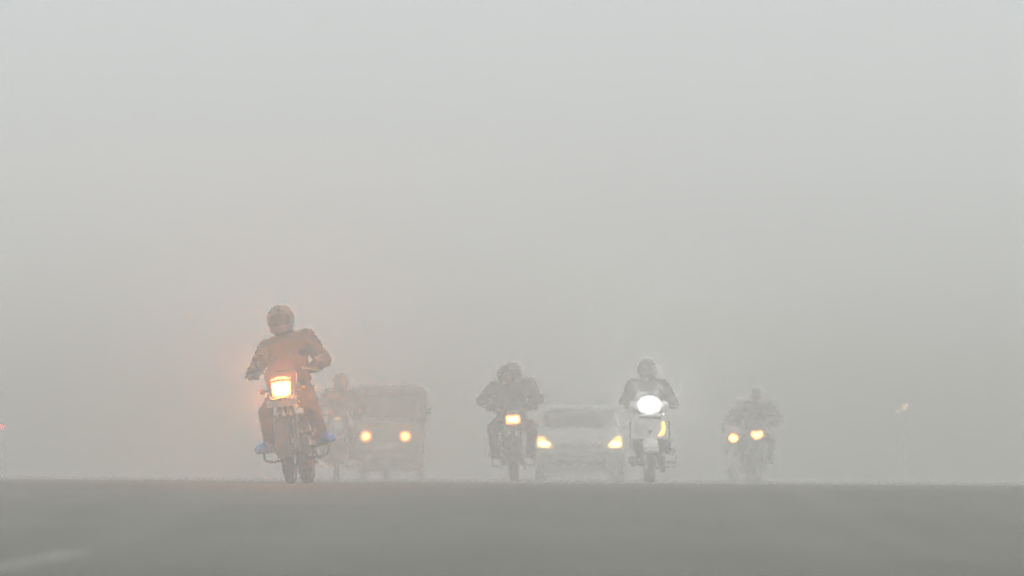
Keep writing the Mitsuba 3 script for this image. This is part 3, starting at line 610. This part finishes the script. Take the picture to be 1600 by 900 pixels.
def car(label, at, paint, front=None, tail=None):
    C = thing('car', label, 'car', at)
    B = Stack([(.14, .74, -1.86, 1.86), (.22, .80, -1.98, 1.98), (.40, .835, -2.03, 2.03), (.55, .84, -2.02, 2.02), (.66, .835, -1.97, 2.0), (.74, .825, -1.86, 1.97), (.80, .815, -1.62, 1.95), (.86, .81, -1.25, 1.92), (.92, .80, -1.0, 1.88),
               (.96, .775, -.92, 1.7), (1.0, .755, -.84, 1.5), (1.2, .675, -.46, 1.16), (1.34, .615, -.19, .95), (1.39, .58, -.06, .84), (1.415, .48, .1, .7), (1.42, .3, .25, .5)], 5.0)
    body = mani(B.mesh())
    for x in (-1, 1):
        for y in (-1.22, 1.28):
            body = body - m3.Manifold.cylinder(.3, .345, .345, 32).rotate([0, 90, 0]).translate([.62 if x > 0 else -.92, y, .30])
    part(C, 'body', body, paint, 30)
    for x in (-1, 1):
        for y in (-1.22, 1.28):
            c = (x * .73, y, .30)
            pr_ = [(.085 * math.cos(a), .262 + .038 * math.sin(a)) for a in np.radians(np.linspace(-30, 210, 12))]
            k = part(C, 'wheel', lathe_x(pr_ + [(-.07, .2), (.07, .2)], c, 36), 'tyre_rubber', 40)
            part(k, 'rim', cat(lathe_x([(-.07, .205), (.07, .205), (.07, .185), (-.07, .185)], c, 36), *[cap((c[0] + x * .05, c[1], c[2]), (c[0] + x * .05, c[1] + .19 * math.cos(a), c[2] + .19 * math.sin(a)), .03, .02, 8) for a in np.arange(7) * .8976]), 'steel')
    ws = [(-.66, .985), (.66, .985), (.60, 1.2), (.535, 1.345), (-.535, 1.345), (-.60, 1.2)]
    part(C, 'windscreen', patch(ws, B.front, -.006, .015, .07), 'dark_glass')
    part(C, 'rear_window', patch([(-.64, 1.0), (.64, 1.0), (.535, 1.33), (-.535, 1.33)], B.back, .006, .015, .07), 'dark_glass')
    for q in (-1, 1):
        sf = B.side(q)
        part(C, 'side_window', patch([(-.72, .985), (-.02, .985), (-.02, 1.32), (-.12, 1.33)], sf, q * .006, .015, .07, 'x'), 'dark_glass')
        part(C, 'side_window', patch([(.06, .985), (.95, .985), (.78, 1.32), (.06, 1.32)], sf, q * .006, .015, .07, 'x'), 'dark_glass')
        for y0 in (-.30, .62):
            part(C, 'door_handle', rbox((.03, .16, .03), (q * .825, y0 + .2, .84), .01), paint)
        k = part(C, 'wing_mirror', hull(sph((q * .90, -.66, 1.0), (.09, .06, .065)), sph((q * .78, -.60, .96), .03)), paint, True)
        part(k, 'mirror_glass', sph((q * .905, -.605, 1.0), (.075, .012, .05)), 'mirror_glass', True)
        lm = sg.Polygon([(q * .50, .625), (q * .745, .625), (q * .775, .70), (q * .75, .735), (q * .60, .735)]).buffer(-.012).buffer(.012)
        am = sg.Polygon([(q * .625, .742), (q * .765, .742), (q * .775, .79), (q * .72, .82), (q * .665, .80)]).buffer(-.012).buffer(.012)
        k = part(C, 'headlamp', patch(lm, B.front, -.008, .02, .04), 'clear_lens', 30, glow=front and front + '_rim')
        part(k, 'bulb', patch(lm.buffer(-.024), B.front, -.011, .01, .04), 'clear_lens', 30, glow=front)
        part(C, 'indicator', patch(am, B.front, -.008, .02, .04), 'amber_lens', 30, glow='amber_car' if front else None)
        tl = sg.Polygon([(q * .58, .74), (q * .77, .78), (q * .765, .88), (q * .62, .88)])
        part(C, 'tail_lamp', patch(tl, B.back, .008, .02, .05), 'red_lens', 30, glow=tail)
        part(C, 'fog_lamp', patch(sg.Point(q * .60, .38).buffer(.06), B.front, -.006, .02, .04), 'clear_lens', 30)
    g = sg.Polygon([(-.46, .69), (.46, .69), (.42, .60), (-.42, .60)])
    part(C, 'grille', patch(g, B.front, -.005, .02, .06), 'black_plastic')
    for z in (.625, .65, .675):
        part(C, 'grille_bar', tube([(x, B.front(x, z) - .012, z) for x in np.linspace(-.42, .42, 12)], .007, 8), 'chrome')
    part(C, 'lower_intake', patch(sg.box(-.48, .29, .48, .43), B.front, -.006, .02, .07), 'black_plastic')
    part(C, 'bumper', tube([(x, B.front(x, .51) - .012, .51) for x in np.linspace(-.78, .78, 30)], .045, 10), paint)
    part(C, 'front_plate', patch(sg.box(-.25, .46, .25, .57), lambda x, z: B.front(0, .51) - .055, -.006, .02, .1), 'plate_white', 30)
    part(C, 'rear_plate', patch(sg.box(-.25, .62, .25, .73), B.back, .014, .02, .1), 'plate_white', 30)
    part(C, 'rear_bumper', tube([(x, B.back(x, .45) + .012, .45) for x in np.linspace(-.78, .78, 30)], .045, 10), paint)
    for q in (-1, 1):
        part(C, 'wiper', tube([(q * .1 + .25, B.front(q * .1 + .25, .99) - .02, .985), (q * .1 - .2, B.front(q * .1 - .2, 1.03) - .016, 1.03)], .007, 6), 'black_plastic')
        part(C, 'bonnet_seam', tube([(q * (.70 - .1 * t), B.front(q * (.70 - .1 * t), .80 + .16 * t) - .001, .80 + .16 * t) for t in np.linspace(0, 1, 8)], .004, 6), 'black_plastic')
    return C

car('pale silver car with both headlamps and amber turn lamps lit, right of the middle motorcycle', stand(906, 104.5, 0, 0, dy=-2.03), 'silver_paint', 'car')

# ------------------------------------------------------------------ auto rickshaw
at_a = stand(606, 101.5, -2, 0, dy=-1.3)
A = thing('auto_rickshaw', 'three wheeled auto rickshaw with two small round headlamps lit, behind the nearest motorcycle', 'auto rickshaw', at_a)
B = Stack([(.15, .50, -1.02, 1.25), (.20, .58, -1.12, 1.3), (.34, .62, -1.22, 1.31), (.55, .63, -1.27, 1.32), (.80, .64, -1.20, 1.32), (1.0, .645, -1.08, 1.32), (1.08, .65, -1.0, 1.32)], 3.6)
bm = mani(B.mesh())
bm = bm - rbox((1.6, .75, .95), (0, -.22, .93), .08) - rbox((1.12, 1.9, .9), (0, .1, .88), .08)
bm = bm - m3.Manifold.cylinder(.5, .3, .3, 28).rotate([0, 90, 0]).translate([.40, .85, .22]) - m3.Manifold.cylinder(.5, .3, .3, 28).rotate([0, 90, 0]).translate([-.90, .85, .22])
part(A, 'body', bm, 'green_paint', 30)
wheel(A, 'front_wheel', (0, -.98, .215), .215, .1); wheel(A, 'rear_wheel', (.52, .85, .215), .215, .11); wheel(A, 'rear_wheel', (-.52, .85, .215), .215, .11)
V = []
for a in np.radians(np.linspace(10, 165, 18)):
    d = np.array([0, -math.cos(a), math.sin(a)])
    V.append([np.array((x, -.98, .215)) + d * (.30 - o) for x, o in [(-.11, .06), (-.09, .01), (0, 0), (.09, .01), (.11, .06), (.10, .06), (.08, .02), (0, .01), (-.08, .02), (-.10, .06)]])
part(A, 'front_mudguard', skin_loops(V), 'green_paint')
Rf = Stack([(1.50, .655, -.80, 1.35), (1.58, .66, -.84, 1.37), (1.65, .63, -.80, 1.34), (1.70, .52, -.62, 1.2), (1.715, .3, -.3, .8)], 4.0)
rf = mani(Rf.mesh()) - rbox((1.2, 1.95, .5), (0, .27, 1.38), .1)
part(A, 'canopy', crumple(tm(rf.refine_to_length(.06)), .008, 4), 'canvas', 40)
part(A, 'rear_curtain', rbox((1.2, .03, .62), (0, 1.3, 1.28), .012), 'canvas')
for q in (-1, 1):
    part(A, 'pillar', tube([(q * .60, -.95, 1.06), (q * .60, -.78, 1.53)], .025), 'black_plastic')
    part(A, 'pillar', tube([(q * .62, .22, 1.05), (q * .62, .22, 1.53)], .02), 'black_plastic')
    part(A, 'pillar', tube([(q * .60, 1.25, 1.05), (q * .60, 1.27, 1.53)], .025), 'black_plastic')
    k = part(A, 'headlamp', disc((q * .35, B.front(.35, .78) - .015, .78), (0, -1, -.05), .088, .06, 24), 'clear_lens', 30, glow='auto_rim')
    part(k, 'bulb', sph((q * .35, B.front(.35, .78) - .042, .78), (.045, .012, .045), 20), 'clear_lens', True, glow='auto')
    part(k, 'bezel', lathe([(-.04, .088), (.02, .1), (.035, .1), (.035, .09), (.02, .089)], (q * .35, B.front(.35, .78) - .012, .78), (0, -1, -.05), 24), 'chrome')
    part(A, 'indicator', hull(sph((q * .53, B.front(.53, .80) - .01, .80), (.035, .03, .03)), sph((q * .53, B.front(.53, .80) + .03, .80), .03)), 'amber_lens', True)
    k = part(A, 'wing_mirror', cat(tube([(q * .62, -.92, 1.1), (q * .74, -.98, 1.18)], .008, 8), tm(sph((q * .76, -.98, 1.22), (.05, .015, .075)))), 'black_plastic')
part(A, 'windscreen', patch(sg.box(-.575, 1.08, .575, 1.50), lambda x, z: -.955 + .38 * (z - 1.06) + .12 * x * x, -.006, .006, .1), 'dark_glass')
part(A, 'windscreen_frame', patch(sg.box(-.61, 1.05, .61, 1.53).difference(sg.box(-.573, 1.082, .573, 1.498)), lambda x, z: -.955 + .38 * (z - 1.06) + .12 * x * x, -.014, .014, .1), 'black_plastic')
part(A, 'front_panel_band', patch(sg.box(-.5, .93, .5, 1.0), B.front, -.008, .02, .08), 'yellow_paint')
part(A, 'front_plate', patch(sg.box(-.18, .56, .18, .66), B.front, -.016, .03, .1), 'plate_white', 30)
part(A, 'wiper', tube([(-.05, -.985, 1.09), (.12, -.84, 1.4)], .008, 6), 'black_plastic')
part(A, 'driver_seat', union([rbox((.5, .4, .14), (0, -.05, .62), .04), rbox((.5, .1, .35), (0, .16, .85), .04)]), 'black_leather')
part(A, 'passenger_seat', union([rbox((1.05, .5, .16), (0, .85, .60), .05), rbox((1.05, .12, .5), (0, 1.12, .9), .05)]), 'black_leather')
part(A, 'handlebar', cat(tube(spline([(-.3, -.52, .98), (0, -.62, 1.0), (.3, -.52, .98)], 6), .016), tube([(0, -.62, 1.0), (0, -.95, .35)], .025)), 'black_plastic')
part(A, 'bumper', tube(spline([(-.52, -1.12, .42), (-.3, -1.33, .42), (.3, -1.33, .42), (.52, -1.12, .42)], 6), .022), 'steel')
part(A, 'floor', rbox((1.1, 2.2, .05), (0, .05, .34), .02), 'black_plastic')

# ------------------------------------------------------------------ the small far lamps at the edges
xl, zl = (1 - 800) / F * 95, CZ + (HZ - 667) / F * 95
g0 = float(ground_z(xl, 95)) - .03
B_ = thing('added_lamp_post', 'invented slim post, cut by the left edge of the picture, holding a tiny red lamp', 'added lamp post', T().translate([xl, 95, 0]))  # post made up to carry a red light taken for a tail lamp
part(B_, 'post', cat(tube([(0, 0, g0), (0, 0, zl - .05)], .014), disc((0, 0, g0 + .04), (0, 0, 1), .12, .06)), 'plate_white')
k = part(B_, 'lamp', hull(sph((-.04, -.02, zl), .036, 16), sph((.045, -.02, zl), .03, 16)), 'red_lens', True, glow='red')
part(k, 'lamp_hood', hull(sph((-.04, -.01, zl + .045), .012, 10), sph((.05, -.01, zl + .04), .012, 10)), 'post_metal')
d = 185
xb, zb = (1413 - 800) / F * d, CZ + (HZ - 636) / F * d
g0 = float(ground_z(xb, d)) - .03
B_ = thing('added_far_post', 'invented slender post far off at the right, holding a tiny orange lamp', 'lamp_stand', T().translate([xb, d, 0]))  # post made up to hold two lights taken for a distant vehicle
part(B_, 'post', cat(tube([(0, 0, g0), (0, 0, zb - .05)], .010), disc((0, 0, g0 + .04), (0, 0, 1), .14, .06)), 'plate_white')
k = part(B_, 'lamp', sph((0, -.02, zb), .045, 20), 'clear_lens', True, glow='far')
part(k, 'lamp_hood', lathe([(.042, .055), (.052, .055), (.062, .015), (.055, .015)], (0, -.02, zb), (0, 0, 1), 20), 'post_metal')
part(B_, 'bracket', tube([(0, 0, zb - .15), (-.2, 0, zb - .15)], .012), 'plate_white')
part(B_, 'lamp', sph((-.22, -.02, zb - .15), .035, 20), 'clear_lens', True, glow='faint')

# ------------------------------------------------------------------ fog
scene['haze_medium'] = {'type': 'homogeneous', 'albedo': {'type': 'rgb', 'value': [0.957, 0.954, 0.930]}, 'sigma_t': {'type': 'rgb', 'value': [SIGMA] * 3}, 'phase': {'type': 'hg', 'g': 0.45}}
scene['haze'] = {'type': 'cube', 'to_world': T().translate([0, 220, -1.25]).scale([310, 290, 4.25]), 'bsdf': {'type': 'null'}, 'interior': {'type': 'ref', 'id': 'haze_medium'}}
labels['haze'] = {'kind': 'stuff', 'label': 'dense pale fog over the whole road', 'category': 'fog'}
